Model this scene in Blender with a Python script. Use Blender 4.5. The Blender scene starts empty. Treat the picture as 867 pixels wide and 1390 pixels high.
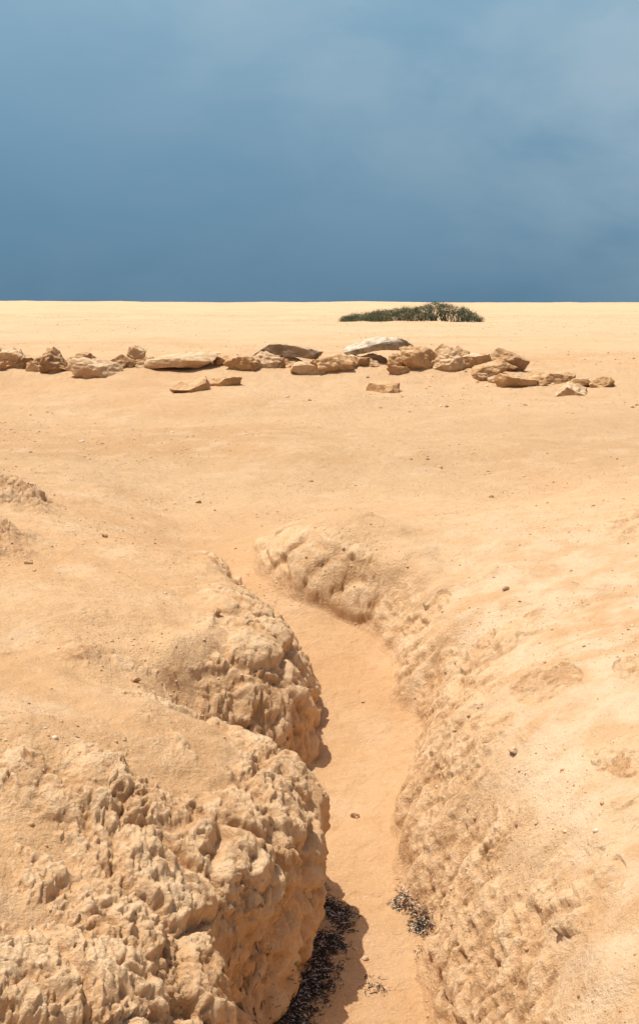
import bpy, bmesh, math, random
import numpy as np
from mathutils import Vector, Matrix
rng=np.random.default_rng(7); random.seed(7)
scene=bpy.context.scene
scene.view_settings.view_transform='Standard'; scene.view_settings.look='None'; scene.view_settings.exposure=0
COL=scene.collection

# ---------------------------------------------------------------- noise
_p=rng.permutation(256).astype(np.int32); PERM=np.concatenate([_p,_p])
G=rng.normal(size=(256,3)).astype(np.float32); G/=np.linalg.norm(G,axis=1)[:,None]
def perlin(P,s=0):
    P=P.astype(np.float32)+np.float32(s*17.37+100.0)
    I=np.floor(P).astype(np.int32); F=P-I
    U=F*F*F*(F*(F*6-15)+10)
    out=np.zeros(len(P),np.float32)
    for dx in (0,1):
        wx=U[:,0] if dx else 1-U[:,0]
        hx=PERM[(I[:,0]+dx)&255]
        for dy in (0,1):
            wy=U[:,1] if dy else 1-U[:,1]
            hy=PERM[(hx+I[:,1]+dy)&255]
            for dz in (0,1):
                wz=U[:,2] if dz else 1-U[:,2]
                h=PERM[(hy+I[:,2]+dz)&255]
                g=G[h]
                out+=wx*wy*wz*(g[:,0]*(F[:,0]-dx)+g[:,1]*(F[:,1]-dy)+g[:,2]*(F[:,2]-dz))
    return out*1.5
RJ=rng.random((256,4)).astype(np.float32)
RT=rng.normal(size=(256,3)).astype(np.float32)
def facets(P,s,tilt):
    P=P.astype(np.float32)+np.float32(s*11.3+60.0)
    I=np.floor(P).astype(np.int32); F=P-I
    f1=np.full(len(P),9,np.float32); f2=f1.copy(); hh=np.zeros(len(P),np.float32)
    for dx in (-1,0,1):
        hx=PERM[(I[:,0]+dx)&255]
        for dy in (-1,0,1):
            hy=PERM[(hx+I[:,1]+dy)&255]
            for dz in (-1,0,1):
                h=PERM[(hy+I[:,2]+dz)&255]
                r=RJ[h]; t=RT[h]
                ox=F[:,0]-dx-r[:,0]; oy=F[:,1]-dy-r[:,1]; oz=F[:,2]-dz-r[:,2]
                d=np.sqrt(ox*ox+oy*oy+oz*oz)
                m=d<f1
                v=r[:,3]+tilt*(ox*t[:,0]+oy*t[:,1]+oz*t[:,2])
                f2=np.where(m,f1,np.minimum(f2,d)); hh=np.where(m,v,hh); f1=np.where(m,d,f1)
    return hh,f2-f1
def n2(x,y,sc,s=0):
    return perlin(np.stack([x/sc,y/sc,np.full_like(x,s*3.1+.5)],1),s)
def sstep(a,b,t):
    t=np.clip((t-a)/(b-a),0,1); return t*t*(3-2*t)
def curve(pts,win=.22):
    ys=np.array([p[0] for p in pts]); vs=np.array([p[1] for p in pts])
    g=np.arange(-40,40,.02); v=np.interp(g,ys,vs)
    k=int(win/.02)*2+1; w=np.hanning(k+2)[1:-1]; w/=w.sum()
    v=np.convolve(np.pad(v,k//2,mode='edge'),w,'valid')
    return lambda y: np.interp(y,g,v)
XL=curve([(3.5,-.62),(4.4,-.56),(4.98,-.46),(5.3,-.34),(5.55,-.17),(5.9,-.08),(6.2,-.08),(6.45,-.20),(6.7,-.46),(7.15,-.52),(7.4,-.28),(7.65,-.07),(8.2,-.10),(8.5,-.22),(9.1,-.35),(9.74,-.58),(10.3,-.84),(11,-1.1),(12,-1.3),(14,-1.8)],.08)
OV=curve([(3.5,.20),(6.35,.20),(6.7,.06),(7.2,.01),(9,.0),(10,0)],.3)
XR=curve([(3.5,.56),(5.3,.50),(6.05,.48),(6.48,.36),(7.06,.48),(7.89,.62),(8.45,.47),(8.84,.50),(9.2,.44),(9.38,.28),(9.5,.06),(9.62,-.16),(9.78,-.32),(10.05,-.44),(10.5,-.52),(11.1,-.50),(12,-.2),(14,.5)],.08)
DEP=curve([(3,1.6),(4,1.45),(5,1.3),(6.1,1.15),(7.06,1.0),(7.9,.88),(8.84,.7),(9.44,.54),(10.24,.36),(11,.27),(12,.23),(13.5,.17),(15,.08),(18,0)],.5)
LIP=curve([(3,.85),(4,.8),(5,.66),(5.5,.56),(6,.46),(6.8,.58),(7.2,.58),(8,.42),(9,.34),(10,.28),(10.6,.27),(11.2,.26),(12,.23),(13.5,.17),(15,.08),(18,0)],.4)
HR=curve([(4,.30),(5,.30),(6,.29),(7,.22),(8,.20),(9,.22),(9.5,.24),(10,.19),(10.5,.12),(11,.06),(12,0)],.3)
BL=curve([(3.5,2.4),(4.3,1.95),(5,1.5),(6.3,1.0),(8,.66),(9.3,.44),(10.3,.16),(11.0,.02)],.5)
lny=lambda y: np.log(np.maximum(y,1))
_py=np.array([1,13,18,22,26,32,60,95,200,400,700,1000,1500,3000]); _pz=np.array([0,0,.06,.20,.42,.40,.36,.40,.75,1.25,1.65,1.3,.5,-1])
_gl=np.linspace(0,np.log(3000),1500); _gz=np.interp(_gl,np.log(_py),_pz); _w=np.hanning(31); _w/=_w.sum(); _gz=np.convolve(np.pad(_gz,15,mode='edge'),_w,'valid')
def plateau(x,y):
    z=np.interp(lny(y),_gl,_gz)
    z=z+.20*sstep(1.0,3.0,-x)*np.exp(-((y-10.8)/2.4)**2)+.17*sstep(1.3,3.2,x)*np.exp(-((y-9.8)/2.4)**2)
    z=z+.24*np.exp(-((y-24.4-.25*np.sin(x*.9))/1.1)**2)*(1-.5*sstep(2.5,4,x))*(1-sstep(6,7.5,x))
    far=sstep(16,40,y)
    z=z+(.045*n2(x,y,1.3,1)+.17*n2(x,y,3.4,2)*sstep(10,14,y)*(1-.5*far))
    z=z+.045*n2(x,y,.9,17)*sstep(11,14,y)*(1-far)
    z=z+far*(.17*n2(x,y*.6,9,3)+.06*n2(x,y,2.5,18)*(1-sstep(60,120,y)))*(1-sstep(500,900,y))
    z=z+sstep(60,200,y)*.35*n2(x,y*.5,45,4)*(1-sstep(300,650,y))+sstep(250,600,y)*(.8*n2(x,y*.4,70,14)+.35*n2(x,y*.4,22,15))
    z=z-(x/1805)*3.0*sstep(150,700,y)
    return z
def base(x,y):
    P=plateau(x,y)
    xl=XL(y)+.05*n2(x*0+3,y,.40,5)+.03*n2(x*0+7,y,.15,6)
    kk=1-.85*np.exp(-((y-9.9)/.55)**2)
    xr=XR(y)+kk*(.05*n2(x*0+9,y,.36,7)+.035*n2(x*0+1,y,.14,8))
    xr=np.maximum(xr,xl+.16)
    D=DEP(y);L=np.minimum(LIP(y),D);H=np.minimum(HR(y),D)
    dl=xl-x; dr=x-xr
    soft=sstep(10.0,11.6,y)
    tl=np.clip((dl+.06+.5*soft)/(.36+.9*soft),0,1); wl=(1-(1-tl)**3.2)*(1-soft)+sstep(0,1,tl)*soft
    tr=np.clip((dr+.05+.6*soft)/(.52+.8*soft),0,1); wr=(1-(1-tr)**1.9)*(1-soft)+sstep(0,1,tr)*soft
    zl=(D-L)*wl+L*(1-np.exp(-np.maximum(dl,0)/(.8+.6*soft)))
    zr=H*wr+(D-H)*(1-np.exp(-np.maximum(dr,0)/(.7+.9*soft)))
    z=P-D+zl+zr
    # rounded lobe at the head of the gully
    rr=((x-.06)/.58)**2+((y-10.12)/.52)**2
    z=z+.14*np.exp(-rr**1.4)
    fl=(1-sstep(0,.35,wl))*(1-sstep(0,.35,wr))*(1-sstep(9.4,10.3,y))
    nr=1-sstep(30,60,y)
    z=z+nr*(.018*n2(x,y,.35,9)+.009*n2(x,y,.13,10))+nr*.0045*n2(x,y,.055,11)
    return z,dl,dr,fl
PATCH=[(-2.55,10.9,.42,1.9),(-2.95,11.6,.42,1.8),(-2.3,9.15,.36,1.9),(2.35,9.7,.4,.6),(1.15,6.7,.28,.7),(1.0,4.9,.30,.7),(1.3,5.7,.28,.6),(.95,7.9,.25,.7),(-1.3,7.6,.14,.4),(.80,8.9,.22,.7),(1.6,6.6,.2,.6),(-1.75,5.3,.3,.6)]

# ---------------------------------------------------------------- ground sheet
ld=np.arange(math.log(3.7),math.log(13.5),.00122)
lm=np.arange(math.log(13.5),math.log(42),.0040)
lf=np.arange(math.log(42),math.log(3000),.015)
rows=np.concatenate([np.array([-25,-15,-8,-4,-1,.5,1.5,2.2,2.7,3.1,3.3,3.45,3.55,3.62]),np.exp(ld),np.exp(lm),np.exp(lf)])
dn=np.linspace(-.30,.30,920); ex=.30+np.cumsum(.0012*1.13**np.arange(44)); ex=ex[ex<6]
cols=np.concatenate([-ex[::-1],dn,ex])
W=np.where(rows>3.5,rows,3.5)
NR,NC=len(rows),len(cols)
X=(W[:,None]*cols[None,:]).ravel(); Y=np.repeat(rows,NC)
print("grid",NR,NC,NR*NC)
Z,dl,dr,fl=base(X,Y)
# the bank is undercut: its brow leans out over the gully floor
ovh=OV(Y)*sstep(-.06,.09,dl)*np.exp(-np.maximum(dl-.09,0)/.35)*(Y>3)
Pg=np.stack([X+ovh,Y,Z],1).reshape(NR,NC,3)
du=np.gradient(Pg,axis=1); dv=np.gradient(Pg,axis=0)
N=np.cross(du,dv).reshape(-1,3); N/=np.linalg.norm(N,axis=1)[:,None]
pos=Pg.reshape(-1,3).copy()
jn=.5*n2(X,Y,.5,12)+.25*n2(X,Y,.17,13)
bl=BL(Y)
mL=sstep(-.085,-.03,dl)*(1-sstep(.4,1.3,dl/np.maximum(bl,.02)+jn*.9))*(1-sstep(10.1,10.8,Y))
wide=1+.5*(1-sstep(7,9,Y))
mR=sstep(-.06,.05,dr)*(1-sstep(.30,1.2,dr/wide+jn*.8))*(1-sstep(10.5,11.3,Y+jn*.5))
mp=np.zeros_like(X)
for (px,py,r,a) in PATCH:
    d=np.sqrt((X-px)**2+((Y-py)/1.25)**2)/r
    mp=np.maximum(mp,a*(1-sstep(.3,1.2,d+jn*.7)))
mL*=(Y>2.5); mR*=(Y>2.5)
kR=.64
M=np.maximum(np.maximum(mL,mR*kR),mp)
idx=np.where(M>.002)[0]
isP=mp[idx]>np.maximum(mL,mR*kR)[idx]
isL=(mL[idx]>=mR[idx])&~isP
q=pos[idx]
q=q+.045*np.stack([perlin(q/.3,20),perlin(q/.3,21),perlin(q/.3,22)],1)+.012*np.stack([perlin(q/.05,23),perlin(q/.05,24),perlin(q/.05,25)],1)
big=(perlin(q/.80,30)*.11+perlin(q/.38,29)*.065)*np.where(isL,1,np.where(isP,.2,.6))
h0,e0=facets(q/np.array([.38,.38,.34]),4,.18)
h1,e1=facets(q/np.array([.17,.17,.16]),1,.18)
h2,e2=facets(q/.085,2,.22)
h3,e3=facets(q/.038,3,.28)
def rnd(h,e,w,a=.5): return h*((1-a)+a*sstep(0,w,e))
r0,r1,r2_,r3=rnd(h0+.35,e0,.22,.6),rnd(h1+.15,e1,.26),rnd(h2+.2,e2,.30),rnd(h3+.2,e3,.34)
flat=sstep(.55,.95,N[idx,2])
wv=sstep(-.30,.40,perlin(q/.45,41))
dfall=np.clip(8.6/Y[idx],0,1)**2
w1_=(.5+.5*wv)*(1-.30*flat)
sm=(.55+.45*wv)*np.where(isP,1,dfall)
aR0=np.where(isL,.080,np.where(isP,.03,.064))
pk_=np.where(isP,1.5,np.where(isL,1.,.7))
rk=big+(r0-.5)*aR0+((r1-.5)*.043*w1_+(r2_-.5)*.023*w1_+(r3-.5)*.0150*sm)*pk_
fb=perlin(q/.045,33)*.0095+perlin(q/.022,37)*.0080+perlin(q/.0115,34)*.0052
rk+=fb*sm
pit=sstep(.18,.40,perlin(q/.09,35)); pit2=sstep(.15,.32,perlin(q/.034,38))
rk-=.028*pit*w1_+.013*pit2*sm
dln=np.clip(dl[idx]/np.maximum(bl[idx],.05),0,2)
S=np.where(isP,-.04,np.where(isL,-.065+.105*sstep(.15,.90,dln),-.042+.085*sstep(.08,.45,dr[idx]/wide[idx])))
S=S+.045*perlin(q/.5,36)+.020*perlin(q/.16,39)
k=.009
hmax=np.where(rk>S,rk,S)+k*np.exp(-np.abs(rk-S)/k)*.5
hmax=np.where(hmax>.06,.06+(hmax-.06)*.55,hmax)
disp=M[idx]*(hmax+np.where(isP,.05,.02))
pos[idx]+=N[idx]*disp[:,None]
rock=np.zeros(len(X),np.float32); rock[idx]=(1/(1+np.exp(-np.clip((rk-S)/.010,-30,30))))*np.clip(M[idx]*1.6,0,1)
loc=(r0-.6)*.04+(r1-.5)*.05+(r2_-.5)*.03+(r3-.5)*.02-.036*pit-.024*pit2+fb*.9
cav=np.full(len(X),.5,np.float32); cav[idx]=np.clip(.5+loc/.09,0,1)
def grid_mesh(name,pos,NR,NC):
    me=bpy.data.meshes.new(name)
    nv=NR*NC; nf=(NR-1)*(NC-1)
    a=(np.arange(NR-1)[:,None]*NC+np.arange(NC-1)[None,:]).ravel()
    f=np.stack([a,a+1,a+1+NC,a+NC],1).astype(np.int32)
    me.vertices.add(nv); me.vertices.foreach_set('co',pos.astype(np.float32).ravel())
    me.loops.add(nf*4); me.loops.foreach_set('vertex_index',f.ravel())
    me.polygons.add(nf); me.polygons.foreach_set('loop_start',np.arange(nf,dtype=np.int32)*4)
    me.polygons.foreach_set('use_smooth',np.ones(nf,dtype=bool))
    me.update(calc_edges=True)
    return me
me=grid_mesh('ground',pos,NR,NC)
patchv=np.zeros(len(X),np.float32); patchv[idx]=np.where(isP&(X[idx]<-1.5)&(Y[idx]>8),1,0)
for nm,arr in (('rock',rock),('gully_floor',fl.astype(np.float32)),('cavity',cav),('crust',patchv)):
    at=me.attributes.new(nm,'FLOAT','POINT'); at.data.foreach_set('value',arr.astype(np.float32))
ground=bpy.data.objects.new('ground',me); COL.objects.link(ground)
ground['kind']='structure'; ground['label']='sandy desert ground cut by a dry rocky gully'; ground['category']='ground'

# ---------------------------------------------------------------- materials
def newmat(name):
    m=bpy.data.materials.new(name); m.use_nodes=True
    nt=m.node_tree; b=nt.nodes['Principled BSDF']; b.inputs['Roughness'].default_value=.95
    b.inputs['Specular IOR Level'].default_value=.15
    return m,nt,b
def node(nt,t,**kw):
    n=nt.nodes.new(t)
    for k_,v in kw.items():
        if k_.startswith('i_'): n.inputs[k_[2:].replace('_',' ')].default_value=v
        else: setattr(n,k_,v)
    return n
def noise(nt,co,scale,detail=4,rough=.55):
    n=node(nt,'ShaderNodeTexNoise'); n.inputs['Scale'].default_value=scale; n.inputs['Detail'].default_value=detail; n.inputs['Roughness'].default_value=rough
    nt.links.new(co,n.inputs['Vector']); return n.outputs['Fac']
def rmp(nt,fac,a,b,lo=0,hi=1):
    n=node(nt,'ShaderNodeMapRange'); n.interpolation_type='SMOOTHSTEP'
    nt.links.new(fac,n.inputs['Value'])
    for i,v in zip(('From Min','From Max','To Min','To Max'),(a,b,lo,hi)): n.inputs[i].default_value=v
    return n.outputs['Result']
def mix(nt,fac,a,b,mode='MIX'):
    n=node(nt,'ShaderNodeMix',data_type='RGBA',blend_type=mode)
    for s,v in ((n.inputs[0],fac),(n.inputs[6],a),(n.inputs[7],b)):
        if isinstance(v,bpy.types.NodeSocket): nt.links.new(v,s)
        elif isinstance(v,tuple): s.default_value=(*v,1)
        else: s.default_value=v
    return n.outputs[2]
def math_(nt,op,a,b):
    n=node(nt,'ShaderNodeMath',operation=op)
    for s,v in zip(n.inputs,(a,b)):
        if isinstance(v,bpy.types.NodeSocket): nt.links.new(v,s)
        else: s.default_value=v
    return n.outputs[0]
gm,nt,b=newmat('desert_sand')
co=node(nt,'ShaderNodeNewGeometry').outputs['Position']
A=lambda n_: node(nt,'ShaderNodeAttribute',attribute_name=n_).outputs['Fac']
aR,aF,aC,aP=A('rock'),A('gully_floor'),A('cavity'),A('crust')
mpn=node(nt,'ShaderNodeMapping'); mpn.inputs['Scale'].default_value=(.6,1,1); nt.links.new(co,mpn.inputs[0]); cs=mpn.outputs[0]
sx=node(nt,'ShaderNodeSeparateXYZ'); nt.links.new(co,sx.inputs[0])
c=mix(nt,rmp(nt,noise(nt,cs,.5,6,.6),.36,.64),(.65,.380,.178),(.73,.465,.240))
c=mix(nt,rmp(nt,noise(nt,co,1.9,6,.6),.46,.70,0,.75),c,(.80,.55,.32))
c=mix(nt,rmp(nt,noise(nt,co,9,5,.65),.48,.75,0,.6),c,(.59,.34,.155))
c=mix(nt,rmp(nt,noise(nt,cs,.07,5),.42,.6,0,.6),c,(.74,.50,.28))
c=mix(nt,rmp(nt,sx.outputs[1],18,60,0,.6),c,(.71,.495,.295))
c=mix(nt,rmp(nt,noise(nt,cs,.16,6),.50,.66,0,.5),c,(.62,.385,.20))
c=mix(nt,rmp(nt,noise(nt,co,3.2,6,.7),.54,.70,0,.5),c,(.60,.36,.175))
c=mix(nt,math_(nt,'MULTIPLY',rmp(nt,noise(nt,cs,1.1,9,.85),.53,.65,0,.5),rmp(nt,sx.outputs[1],12,34)),c,(.52,.335,.19))
c=mix(nt,math_(nt,'MULTIPLY',rmp(nt,noise(nt,co,7,8,.85),.57,.67,0,.4),rmp(nt,sx.outputs[1],9,14)),c,(.50,.31,.165))
c=mix(nt,math_(nt,'MULTIPLY',rmp(nt,noise(nt,cs,.05,9,.8),.50,.60,0,.4),rmp(nt,sx.outputs[1],40,120)),c,(.56,.37,.21))
c=mix(nt,math_(nt,'MULTIPLY',aF,.4),c,(.60,.35,.172))
c=mix(nt,math_(nt,'MULTIPLY',math_(nt,'MULTIPLY',rmp(nt,sx.outputs[0],.45,1.1),rmp(nt,sx.outputs[1],12,8)),rmp(nt,noise(nt,co,3.3,6,.6),.36,.62,0,.75)),c,(.83,.62,.40))
rc=mix(nt,rmp(nt,noise(nt,co,5,6,.65),.35,.62),(.68,.405,.195),(.79,.52,.285))
rc=mix(nt,rmp(nt,noise(nt,co,23,5,.7),.5,.75,0,.6),rc,(.85,.65,.41))
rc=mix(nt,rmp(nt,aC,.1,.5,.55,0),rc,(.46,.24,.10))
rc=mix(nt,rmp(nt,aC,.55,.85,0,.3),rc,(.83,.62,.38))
rc=mix(nt,math_(nt,'MULTIPLY',aP,.35),rc,(.52,.29,.14))
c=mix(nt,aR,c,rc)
g1=noise(nt,co,170,3,.8); g2=noise(nt,co,60,4,.7)
c=mix(nt,rmp(nt,g1,.58,.70,0,.5),c,(.34,.19,.09))
c=mix(nt,rmp(nt,g2,.57,.72,0,.55),c,(.88,.70,.48))
c=mix(nt,rmp(nt,noise(nt,co,34,5,.75),.58,.71,0,.4),c,(.47,.265,.125))
nt.links.new(c,b.inputs['Base Color'])
h=math_(nt,'ADD',math_(nt,'MULTIPLY',g1,.4),math_(nt,'MULTIPLY',g2,1.))
h=math_(nt,'ADD',h,math_(nt,'MULTIPLY',noise(nt,co,18,6,.65),1.8))
bp=node(nt,'ShaderNodeBump'); bp.inputs['Strength'].default_value=1; bp.inputs['Distance'].default_value=.013
nt.links.new(h,bp.inputs['Height'])
bq=node(nt,'ShaderNodeBump'); bq.inputs['Strength'].default_value=.9; bq.inputs['Distance'].default_value=.075
nt.links.new(math_(nt,'MULTIPLY',noise(nt,co,3.5,8,.74),rmp(nt,sx.outputs[1],10,15)),bq.inputs['Height'])
nt.links.new(bq.outputs[0],bp.inputs['Normal'])
nt.links.new(bp.outputs[0],b.inputs['Normal'])
me.materials.append(gm)

def stone_mat(name,dark,mid,pale):
    m,nt,b=newmat(name)
    tc=node(nt,'ShaderNodeTexCoord').outputs['Object']; oi=node(nt,'ShaderNodeObjectInfo').outputs['Random']
    ad=node(nt,'ShaderNodeVectorMath',operation='ADD'); nt.links.new(tc,ad.inputs[0])
    cb=node(nt,'ShaderNodeCombineXYZ'); nt.links.new(math_(nt,'MULTIPLY',oi,37.),cb.inputs[0]); nt.links.new(cb.outputs[0],ad.inputs[1]); co=ad.outputs[0]
    c=mix(nt,rmp(nt,noise(nt,co,3.5,6,.65),.35,.65),dark,mid)
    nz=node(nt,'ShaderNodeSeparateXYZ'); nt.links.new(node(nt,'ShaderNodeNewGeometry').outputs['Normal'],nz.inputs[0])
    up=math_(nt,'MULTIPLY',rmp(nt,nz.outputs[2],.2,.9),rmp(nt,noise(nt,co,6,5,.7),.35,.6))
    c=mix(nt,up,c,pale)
    c=mix(nt,rmp(nt,noise(nt,co,28,4,.7),.58,.72,0,.55),c,tuple(v*.5 for v in dark))
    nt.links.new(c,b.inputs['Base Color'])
    bp=node(nt,'ShaderNodeBump'); bp.inputs['Strength'].default_value=1; bp.inputs['Distance'].default_value=.03
    nt.links.new(noise(nt,co,14,8,.7),bp.inputs['Height']); nt.links.new(bp.outputs[0],b.inputs['Normal'])
    return m
MS={'pale':stone_mat('pale_limestone',(.48,.28,.135),(.63,.41,.22),(.74,.53,.32)),
    'tan':stone_mat('tan_sandstone',(.42,.23,.10),(.58,.34,.16),(.68,.44,.23)),
    'brown':stone_mat('brown_sandstone',(.30,.16,.075),(.47,.27,.13),(.60,.38,.19)),
    'grey':stone_mat('weathered_grey_slab',(.22,.155,.10),(.50,.38,.25),(.74,.60,.43)),
    'dark':stone_mat('weathered_brown_slab',(.19,.12,.07),(.40,.26,.15),(.60,.43,.27))}

# ---------------------------------------------------------------- stones
def ico(sub):
    bm=bmesh.new(); bmesh.ops.create_icosphere(bm,subdivisions=sub,radius=1)
    v=np.array([x.co[:] for x in bm.verts]); f=[[q.index for q in p.verts] for p in bm.faces]; bm.free(); return v,f
ICO={s:ico(s) for s in (1,2,3,4,5)}
def stone_mesh(w,d,h,kind,seed,sub=5,planes=11,arch=0.,taper=0.):
    r=np.random.default_rng(seed); v,f=ICO[sub]; v=v.copy()
    nn=r.normal(size=(planes,3)); nn/=np.linalg.norm(nn,axis=1)[:,None]
    for n_ in nn:
        off=r.uniform(.45,.8); e=np.maximum(0,v@n_-off); v-=e[:,None]*n_
    if kind in('slab',):
        for sgn in (1,-1):
            n_=np.array([r.normal()*.12,r.normal()*.12,sgn]); n_/=np.linalg.norm(n_)
            e=np.maximum(0,v@n_-.38); v-=e[:,None]*n_
    mn,mx=v.min(0),v.max(0); v=(v-(mn+mx)/2)/((mx-mn)/2)
    v[:,2]*=1-taper*v[:,0]*.5
    S_=np.array([w/2,d/2,h/2]); v=v*S_
    o=seed*3.7
    nrm=v/np.maximum(np.linalg.norm(v/S_,axis=1)[:,None],1e-3)/S_; nrm/=np.linalg.norm(nrm,axis=1)[:,None]
    m=min(w,d)
    dd=np.abs(perlin(v/(.34*m)+o,1))*.12*m+perlin(v/(.16*m)+o,2)*.04*m+perlin(v*np.array([1,1,4])/.16+o,3)*.016+perlin(v/.05+o,4)*.010
    v+=nrm*(dd-.03*m)[:,None]*min(1,.35+h/m*.6)
    v[:,2]+=arch*(1-(2*v[:,0]/w)**2)-arch*.5
    me=bpy.data.meshes.new('stone'); me.from_pydata(v.tolist(),[],f); me.update()
    return me
ST=[ # x,y,w,d,h,kind,mat,rotz,tiltx,tilty,lift,arch,taper,label
(-6.07,25.4,.7,.5,.6,'block','pale',.2,0,0,0,0,0,'pale rounded limestone boulder half buried in sand'),
(-5.58,24.4,.72,.5,.5,'block','pale',.5,0,.1,0,0,0,'pale weathered boulder in the stone line'),
(-5.15,24.4,.45,.3,.24,'block','tan',.9,0,0,0,0,0,'small tan stone wedged between bigger rocks'),
(-4.75,24.0,.60,.45,.54,'block','brown',.3,0,.3,0,0,.6,'pointed brown rock standing on edge'),
(-4.4,24.6,.6,.4,.30,'block','tan',.1,0,0,0,0,0,'low tan rock behind the pointed one'),
(-3.98,23.6,.98,.5,.40,'block','pale',.1,.1,.08,0,0,.5,'pale wedge shaped rock with pitted face'),
(-3.62,24.0,.5,.4,.32,'block','tan',.7,0,0,0,0,0,'tan lump of stone beside an upright rock'),
(-3.34,24.3,.36,.34,.50,'block','pale',.3,0,0,.02,0,0,'small upright pale rock'),
(-2.46,24.0,1.42,.8,.27,'slab','pale',.05,.0,-.06,.07,.04,-.5,'long flat pale limestone slab lying on sand'),
(-2.10,21.6,.66,.5,.24,'slab','tan',.3,.15,-.16,.02,0,0,'flat tan slab half sunk in sand'),
(-1.55,22.1,.56,.45,.19,'slab','tan',-.1,.1,0,.02,0,0,'thin tan slab half sunk in sand'),
(-1.75,24.6,.55,.4,.30,'block','tan',.4,0,0,0,0,0,'rounded tan stone lying in the row'),
(-1.40,23.8,.64,.45,.38,'block','tan',.9,0,.1,0,0,0,'tan angular block leaning in the row'),
(-.97,24.1,.54,.4,.38,'block','pale',.2,0,0,0,0,0,'pale square cornered block'),
(-.58,24.5,1.32,.8,.20,'slab','dark',-.05,.0,.09,.20,.06,.3,'large thin brown slab resting on smaller stones'),
(-.6,24.3,.7,.3,.28,'block','brown',-.05,0,0,0,0,0,'dark stone propping up the thin slab'),
(-.22,23.8,.62,.4,.28,'block','pale',.2,0,0,0,0,0,'pale low block below the dark slab'),
(.26,23.9,.70,.45,.40,'block','tan',.5,0,0,0,0,0,'tan squarish block with rough face'),
(.68,24.3,.5,.3,.22,'block','pale',.5,0,0,0,0,0,'small pale stone under the domed slab'),
(1.08,24.6,1.3,.8,.24,'slab','grey',.0,.05,-.14,.21,.09,.1,'big domed grey slab with dark underside'),
(.95,24.4,.6,.3,.24,'block','brown',.4,0,0,0,0,0,'dark stone below the domed slab'),
(1.08,22.5,.58,.45,.20,'slab','tan',.2,.1,-.1,.02,0,0,'low chunky tan stone sunk in sand'),
(1.42,24.1,.38,.3,.36,'block','tan',.2,0,0,0,0,0,'small square stone beside the domed slab'),
(1.80,24.1,.78,.5,.54,'block','tan',.3,0,.1,.03,0,0,'chunky tan boulder in the stone line'),
(2.2,24.8,.45,.4,.48,'block','tan',.9,0,0,0,0,0,'tan rock propped behind others'),
(2.37,24.0,.56,.4,.52,'block','pale',.6,.0,.35,.02,0,.6,'pale pointed rock leaning on its neighbour'),
(2.62,24.5,.34,.3,.44,'block','tan',.6,0,0,0,0,0,'small upright tan stone'),
(2.82,24.2,.62,.4,.30,'slab','pale',.1,.1,-.1,.04,0,0,'pale flat stone lying at an angle'),
(3.42,24.4,.84,.5,.36,'slab','brown',-.1,-.0,.22,.10,0,.3,'brown tilted slab resting on other rocks'),
(3.3,24.2,.56,.4,.28,'block','tan',-.1,.1,.2,0,0,.3,'tan stone beneath the tilted brown slab'),
(3.02,23.7,.68,.45,.26,'slab','tan',.1,.1,-.2,.02,0,0,'tan slab tilted towards its neighbours'),
(3.36,22.9,.76,.45,.31,'slab','tan',.2,.1,.2,.02,0,.3,'tan wedge shaped slab at the row front'),
(3.68,23.0,.52,.35,.25,'block','tan',.2,0,0,0,0,0,'tan stone beside the wedge'),
(3.98,23.3,.88,.45,.22,'slab','tan',.0,.0,.1,.02,0,0,'low tan slab lying flat'),
(4.18,21.9,.56,.4,.25,'slab','pale',.3,.2,.25,0,0,.4,'pale slab tipped down towards the sand'),
(4.45,22.8,.46,.3,.22,'block','tan',.3,0,0,0,0,0,'small tan stone in the broken row end'),
(4.80,22.6,.42,.34,.24,'block','tan',.3,0,0,0,0,0,'tan rock at the end of the stone row'),
]
r2=np.random.default_rng(9)
for i in range(42):
    x=-6.1+i*.255+r2.normal(0,.05)
    ST.append((x,24.1-(.85 if x>2.8 else 0)+r2.normal(0,.12),r2.uniform(.28,.55),r2.uniform(.18,.3),r2.uniform(.18,.30)*(.8 if x>2.5 else 1),'slab' if i%2==1 else 'block',['pale','tan','tan','brown'][i%4],r2.uniform(0,3),0,0,-.01,0,0,'half buried stone filling a gap in the row'))
def surfz(x,y): return float(base(np.array([x]),np.array([y]))[0][0])
for i,(x,y,w,d,h,kd,mt,rz,tx,ty,lift,arch,tap,lab) in enumerate(ST):
    me_=stone_mesh(w,d,h,kd,i+11,5 if w>.5 else (4 if w>.27 else 3),11 if kd=='block' else 8,arch,tap)
    me_.materials.append(MS[mt])
    o=bpy.data.objects.new('stone',me_); COL.objects.link(o)
    o.location=(x,y,surfz(x,y)+h*.16+lift); o.rotation_euler=(tx,ty,rz*.35)
    if len(lab.split())<4: lab+=' in the row'
    o['label']=lab; o['category']='stone'; o['group']='stones in a tumbled row across the desert'

def near_vertex(x,y):
    i=np.argmin((pos[:,0]-x)**2+(pos[:,1]-y)**2); return pos[i]
for i,(x,y,s,mt) in enumerate([(.19,7.0,.05,'pale'),(.27,8.3,.025,'pale'),(-.62,8.0,.07,'tan'),(-.95,6.9,.05,'tan'),(1.2,8.6,.045,'pale'),(.9,6.2,.05,'pale'),(-1.9,8.7,.07,'tan'),(-1.6,9.9,.05,'tan'),(.45,11.6,.06,'tan'),(1.6,12.4,.05,'tan'),(-1.15,12.6,.06,'tan'),(.2,5.85,.035,'pale')]):
    p=near_vertex(x,y); me_=stone_mesh(s,s*.8,s*.6,'block',i+90,3); me_.materials.append(MS[mt])
    o=bpy.data.objects.new('loose_rock',me_); COL.objects.link(o); o.location=(p[0],p[1],p[2]+s*.2); o.rotation_euler=(0,.2,i)
    o['label']='small loose rock fragment lying on the gully sand'; o['category']='rock'; o['group']='loose rock fragments around the gully'

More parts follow.
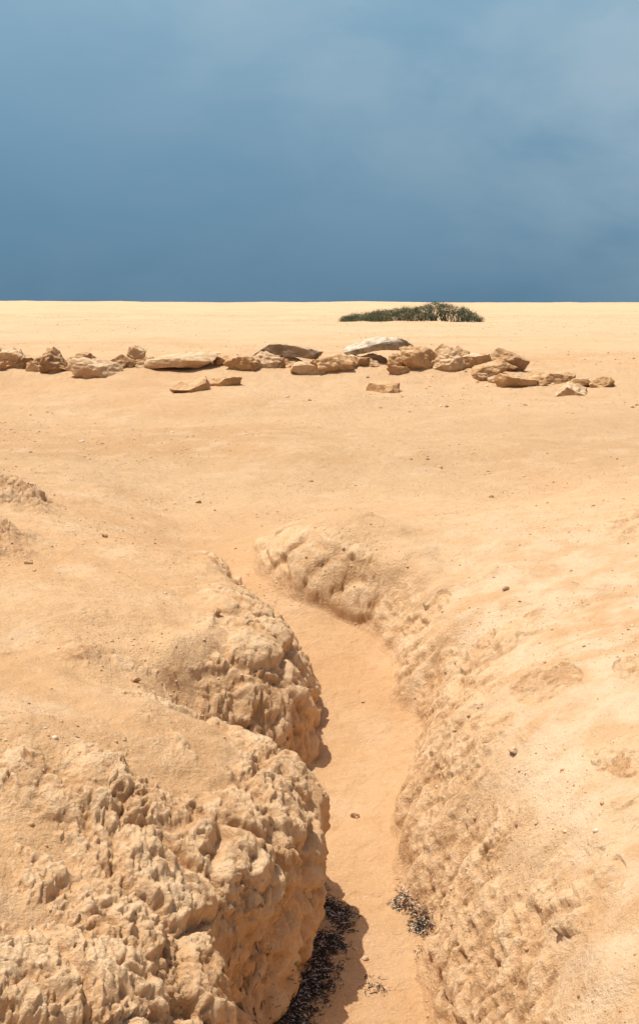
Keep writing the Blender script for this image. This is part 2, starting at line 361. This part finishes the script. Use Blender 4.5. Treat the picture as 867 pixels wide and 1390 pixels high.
# pebbles and grit (uncountable)
def multi(name,bv,bf,P,S,R,mats,mi=None):
    n=len(P); nv=len(bv)
    c_,s_=np.cos(R),np.sin(R)
    v=bv[None]*S[:,None,:]
    v=np.stack([v[...,0]*c_[:,None]-v[...,1]*s_[:,None],v[...,0]*s_[:,None]+v[...,1]*c_[:,None],v[...,2]],-1)+P[:,None,:]
    f=(np.array(bf)[None]+np.arange(n)[:,None,None]*nv).reshape(-1,len(bf[0]))
    m=bpy.data.meshes.new(name); k_=f.shape[1]
    m.vertices.add(n*nv); m.vertices.foreach_set('co',v.astype(np.float32).ravel())
    m.loops.add(f.size); m.loops.foreach_set('vertex_index',f.astype(np.int32).ravel())
    m.polygons.add(len(f)); m.polygons.foreach_set('loop_start',np.arange(len(f),dtype=np.int32)*k_)
    m.update(calc_edges=True)
    for q_ in mats: m.materials.append(q_)
    if mi is not None: m.polygons.foreach_set('material_index',np.repeat(mi,len(bf)).astype(np.int32))
    o=bpy.data.objects.new(name,m); COL.objects.link(o); return o
def flatmat(name,col):
    m,nt,b=newmat(name); co=node(nt,'ShaderNodeNewGeometry').outputs['Position']
    c=mix(nt,noise(nt,co,40,3,.7),tuple(v*.6 for v in col),tuple(min(1,v*1.35) for v in col)); nt.links.new(c,b.inputs['Base Color']); return m
pm=[flatmat('pebble_tan',(.60,.37,.19)),flatmat('pebble_pale',(.74,.57,.38)),flatmat('pebble_dark',(.32,.185,.10))]
cand=np.where((np.abs(X)<.32*np.maximum(Y,3))&(Y>4)&(Y<13.4)&(fl<.99)&(N[:,2]>.4))[0]
wgt=Y[cand]**2*np.where(rock[cand]>.5,.5,1.); wgt*=np.clip(.3+1.6*n2(X[cand],Y[cand],.8,50),.05,2); wgt/=wgt.sum()
NP=36000
pk=rng.choice(cand,NP,p=wgt)
sz=rng.pareto(3.1,NP)*.0024+.0020; sz=np.minimum(sz,.014)
bv,bf=ICO[1]; bv=bv*rng.uniform(.8,1.15,(len(bv),1))
o=multi('pebbles',bv,bf,pos[pk]+np.stack([0*sz,0*sz,sz*.1],1),sz[:,None]*rng.uniform(.6,1.2,(NP,3))*np.array([1,1,.7]),rng.uniform(0,6.3,NP),pm,rng.choice(3,NP,p=[.58,.32,.10]))
o['kind']='stuff'; o['label']='scattered tan and pale pebbles on the sand'; o['category']='pebbles'
cand=np.where((np.abs(X)<.32*Y)&(Y>13.4)&(Y<130))[0]
wgt=Y[cand]**1.5*np.clip(.3+1.6*n2(X[cand],Y[cand],3,51),.03,2); wgt/=wgt.sum()
NG=34000
pk=rng.choice(cand,NG,p=wgt)
sz=np.minimum((rng.pareto(3.0,NG)*.008+.007)*np.maximum(1,pos[pk,1]/40),.05)
o=multi('gravel',bv,bf,pos[pk],sz[:,None]*rng.uniform(.6,1.2,(NG,3))*np.array([1,1,.6]),rng.uniform(0,6.3,NG),pm,rng.choice(3,NG,p=[.50,.22,.28]))
o['kind']='stuff'; o['label']='scattered gravel across the open desert plain'; o['category']='gravel'

# dried dark plant debris in the gully
flake=np.array([(-1,-1,0),(0,-.7,.25),(1,-1,.1),(1,1,0),(0,1.2,.3),(-1,1,.1)],float); ff=[(0,1,4,5),(1,2,3,4)]
dm=[flatmat('dead_leaf_black',(.03,.023,.019)),flatmat('dead_leaf_grey',(.62,.55,.45)),flatmat('dead_leaf_brown',(.12,.078,.048))]
w1=np.exp(-((dl+.13)/.065)**2)*sstep(4.9,5.3,Y)*(1-sstep(6.5,6.85,Y))
w2=.9*np.exp(-((dr+.03)/.035)**2-((Y-6.1)/.16)**2)
w3=.06*np.exp(-((X-.26)/.08)**2-((Y-5.65)/.08)**2)
w=(w1+w2+w3)*(fl>.2)*np.clip(.6+1.4*n2(X,Y,.10,60),.1,2)
cand=np.where(w>.02)[0]; ww=w[cand]/w[cand].sum()
nD=9500; pk=rng.choice(cand,nD,p=ww)
Sx=np.stack([rng.uniform(.003,.015,nD),rng.uniform(.0008,.0028,nD),rng.uniform(.000,.007,nD)],1)
Pp=pos[pk]+np.stack([rng.normal(0,.008,nD),rng.normal(0,.010,nD),rng.uniform(.001,.007,nD)],1)
o=multi('plant_debris',flake,ff,Pp,Sx,rng.uniform(0,6.3,nD),dm,rng.choice(3,nD,p=[.58,.18,.24]))
o['kind']='stuff'; o['label']='dry black and grey plant litter caught in the gully'; o['category']='plant debris'

# ---------------------------------------------------------------- desert bush
BX,BY=6.35,92.; bz=surfz(BX,BY)
def bush_top(u):
    return np.interp(u,[-1,-.93,-.75,-.62,-.4,-.3,-.1,0,.15,.22,.35,.45,.55,.7,.8,.92,1],[.15,.32,.58,.55,.82,.72,.98,.88,1.12,1.05,1.4,1.2,1.25,.95,.9,.45,.15])
L=42000; NCL=620
cu=rng.uniform(-1,1,NCL); ch=bush_top(cu)*rng.uniform(.0,1.0,NCL)**.75; cy=rng.normal(0,.9,NCL)
ci=rng.integers(0,NCL,L)
off=rng.normal(size=(L,3)); off/=np.linalg.norm(off,axis=1)[:,None]; off*=rng.uniform(.3,1.4,(L,1))
lp=np.stack([BX+cu[ci]*4.8,BY+cy[ci],ch[ci]],1)+off*np.array([.26,.35,.15])
lp[:,2]=np.clip(lp[:,2],.0,1.85)+bz-.05
leaf=np.array([(-1,0,-.4),(0,-.7,.1),(1,0,.5),(0,.7,.1)],float)
Sx=np.stack([rng.uniform(.02,.045,L),rng.uniform(.012,.03,L),rng.uniform(-.10,.13,L)],1)
lm_=[flatmat('bush_leaf_green',(.125,.145,.072)),flatmat('bush_leaf_grey',(.19,.20,.125)),flatmat('bush_leaf_dark',(.055,.068,.035))]
fo=multi('foliage',leaf,[(0,1,2,3)],lp-np.array([BX,BY,bz]),Sx,rng.uniform(0,6.3,L),lm_,rng.choice(3,L,p=[.45,.22,.33]))
bv_,bf_=[],[]
for i in range(190):
    u=rng.uniform(-.95,.95); x0=u*4.6+rng.normal(0,.2); y0=rng.normal(0,.5); ht=float(bush_top(u))*rng.uniform(.6,1.25)+.02
    lx=rng.normal(0,.6); ly=rng.normal(0,.4); st=len(bv_); K=5
    for j in range(K):
        t=j/(K-1); r=.02*(1-t)+.005
        cxx=x0+lx*t**1.5+.04*math.sin(9*t+i); cyy=y0+ly*t; czz=-.1+ht*t
        for a_ in range(4): bv_.append((cxx+r*math.cos(a_*1.571),cyy+r*math.sin(a_*1.571),czz))
    for j in range(K-1):
        for a_ in range(4): bf_.append((st+j*4+a_,st+j*4+(a_+1)%4,st+(j+1)*4+(a_+1)%4,st+(j+1)*4+a_))
mb=bpy.data.meshes.new('branches'); mb.from_pydata(bv_,[],bf_); mb.materials.append(flatmat('bush_twig',(.12,.10,.06)))
br=bpy.data.objects.new('branches',mb); COL.objects.link(br); br['kind']='stuff'
bush=bpy.data.objects.new('desert_bush',None); COL.objects.link(bush); bush.location=(BX,BY,bz)
fo.parent=bush; br.parent=bush
bush['label']='low wide grey green desert shrub on open sand'; bush['category']='bush'

# ---------------------------------------------------------------- sun, sky, camera
sd=Vector((-.30,.07,.95)).normalized()
sl=bpy.data.lights.new('sun','SUN'); sl.energy=4.4; sl.angle=math.radians(.53); sl.color=(1,.95,.88)
so=bpy.data.objects.new('sun',sl); COL.objects.link(so); so.rotation_euler=(sd).to_track_quat('Z','Y').to_euler()
w=bpy.data.worlds.new('World'); scene.world=w; w.use_nodes=True; nt=w.node_tree; nt.nodes.clear()
out=nt.nodes.new('ShaderNodeOutputWorld')
sk=node(nt,'ShaderNodeTexSky',sky_type='NISHITA',sun_disc=False)
sk.sun_elevation=math.asin(sd.z); sk.sun_rotation=math.atan2(sd.x,sd.y); sk.dust_density=4.; sk.air_density=1.
b1=node(nt,'ShaderNodeBackground'); b1.inputs['Strength'].default_value=.105; nt.links.new(sk.outputs[0],b1.inputs['Color'])
gco=node(nt,'ShaderNodeTexCoord').outputs['Generated']; sp=node(nt,'ShaderNodeSeparateXYZ'); nt.links.new(gco,sp.inputs[0])
cr=node(nt,'ShaderNodeValToRGB'); nt.links.new(math_(nt,'MULTIPLY',sp.outputs[2],4.),cr.inputs[0])
def lin(r,g,b_): return tuple(((v/255)/12.92 if v/255<=.04045 else ((v/255+.055)/1.055)**2.4) for v in (r,g,b_))+(1,)
els=[(0,lin(92,127,152)),(.25,lin(102,140,166)),(.55,lin(116,154,180)),(.9,lin(129,168,193)),(1,lin(132,171,195))]
cr.color_ramp.elements[0].position=0; cr.color_ramp.elements[0].color=els[0][1]
cr.color_ramp.elements[1].position=1; cr.color_ramp.elements[1].color=els[-1][1]
for p_,c_ in els[1:-1]:
    e=cr.color_ramp.elements.new(p_); e.color=c_
mp_=node(nt,'ShaderNodeMapping'); mp_.inputs['Scale'].default_value=(1,1,2.0); mp_.inputs['Location'].default_value=(.35,.2,.6); nt.links.new(gco,mp_.inputs[0])
cn=node(nt,'ShaderNodeTexNoise'); cn.inputs['Scale'].default_value=6.; cn.inputs['Detail'].default_value=7; cn.inputs['Roughness'].default_value=.52; cn.inputs['Distortion'].default_value=.2; nt.links.new(mp_.outputs[0],cn.inputs['Vector'])
cf=math_(nt,'MULTIPLY',rmp(nt,cn.outputs['Fac'],.28,.72,0,.56),rmp(nt,math_(nt,'ADD',sp.outputs[2],math_(nt,'MULTIPLY',sp.outputs[0],.40)),.03,.27,.15,1))
skc=mix(nt,cf,cr.outputs[0],lin(178,197,209)[:3])
b2=node(nt,'ShaderNodeBackground'); b2.inputs['Strength'].default_value=1.; nt.links.new(skc,b2.inputs['Color'])
ms=node(nt,'ShaderNodeMixShader'); nt.links.new(rmp(nt,sp.outputs[2],.26,.5),ms.inputs[0]); nt.links.new(b2.outputs[0],ms.inputs[1]); nt.links.new(b1.outputs[0],ms.inputs[2]); nt.links.new(ms.outputs[0],out.inputs[0])
cam=bpy.data.cameras.new('camera'); co_=bpy.data.objects.new('camera',cam); COL.objects.link(co_); scene.camera=co_
cam.sensor_fit='HORIZONTAL'; cam.sensor_width=36; cam.lens=1805/867*36; cam.shift_y=-285/867; cam.clip_end=10000; cam.clip_start=.1
co_.location=(0,0,1.7); co_.rotation_euler=(math.radians(90),0,0)
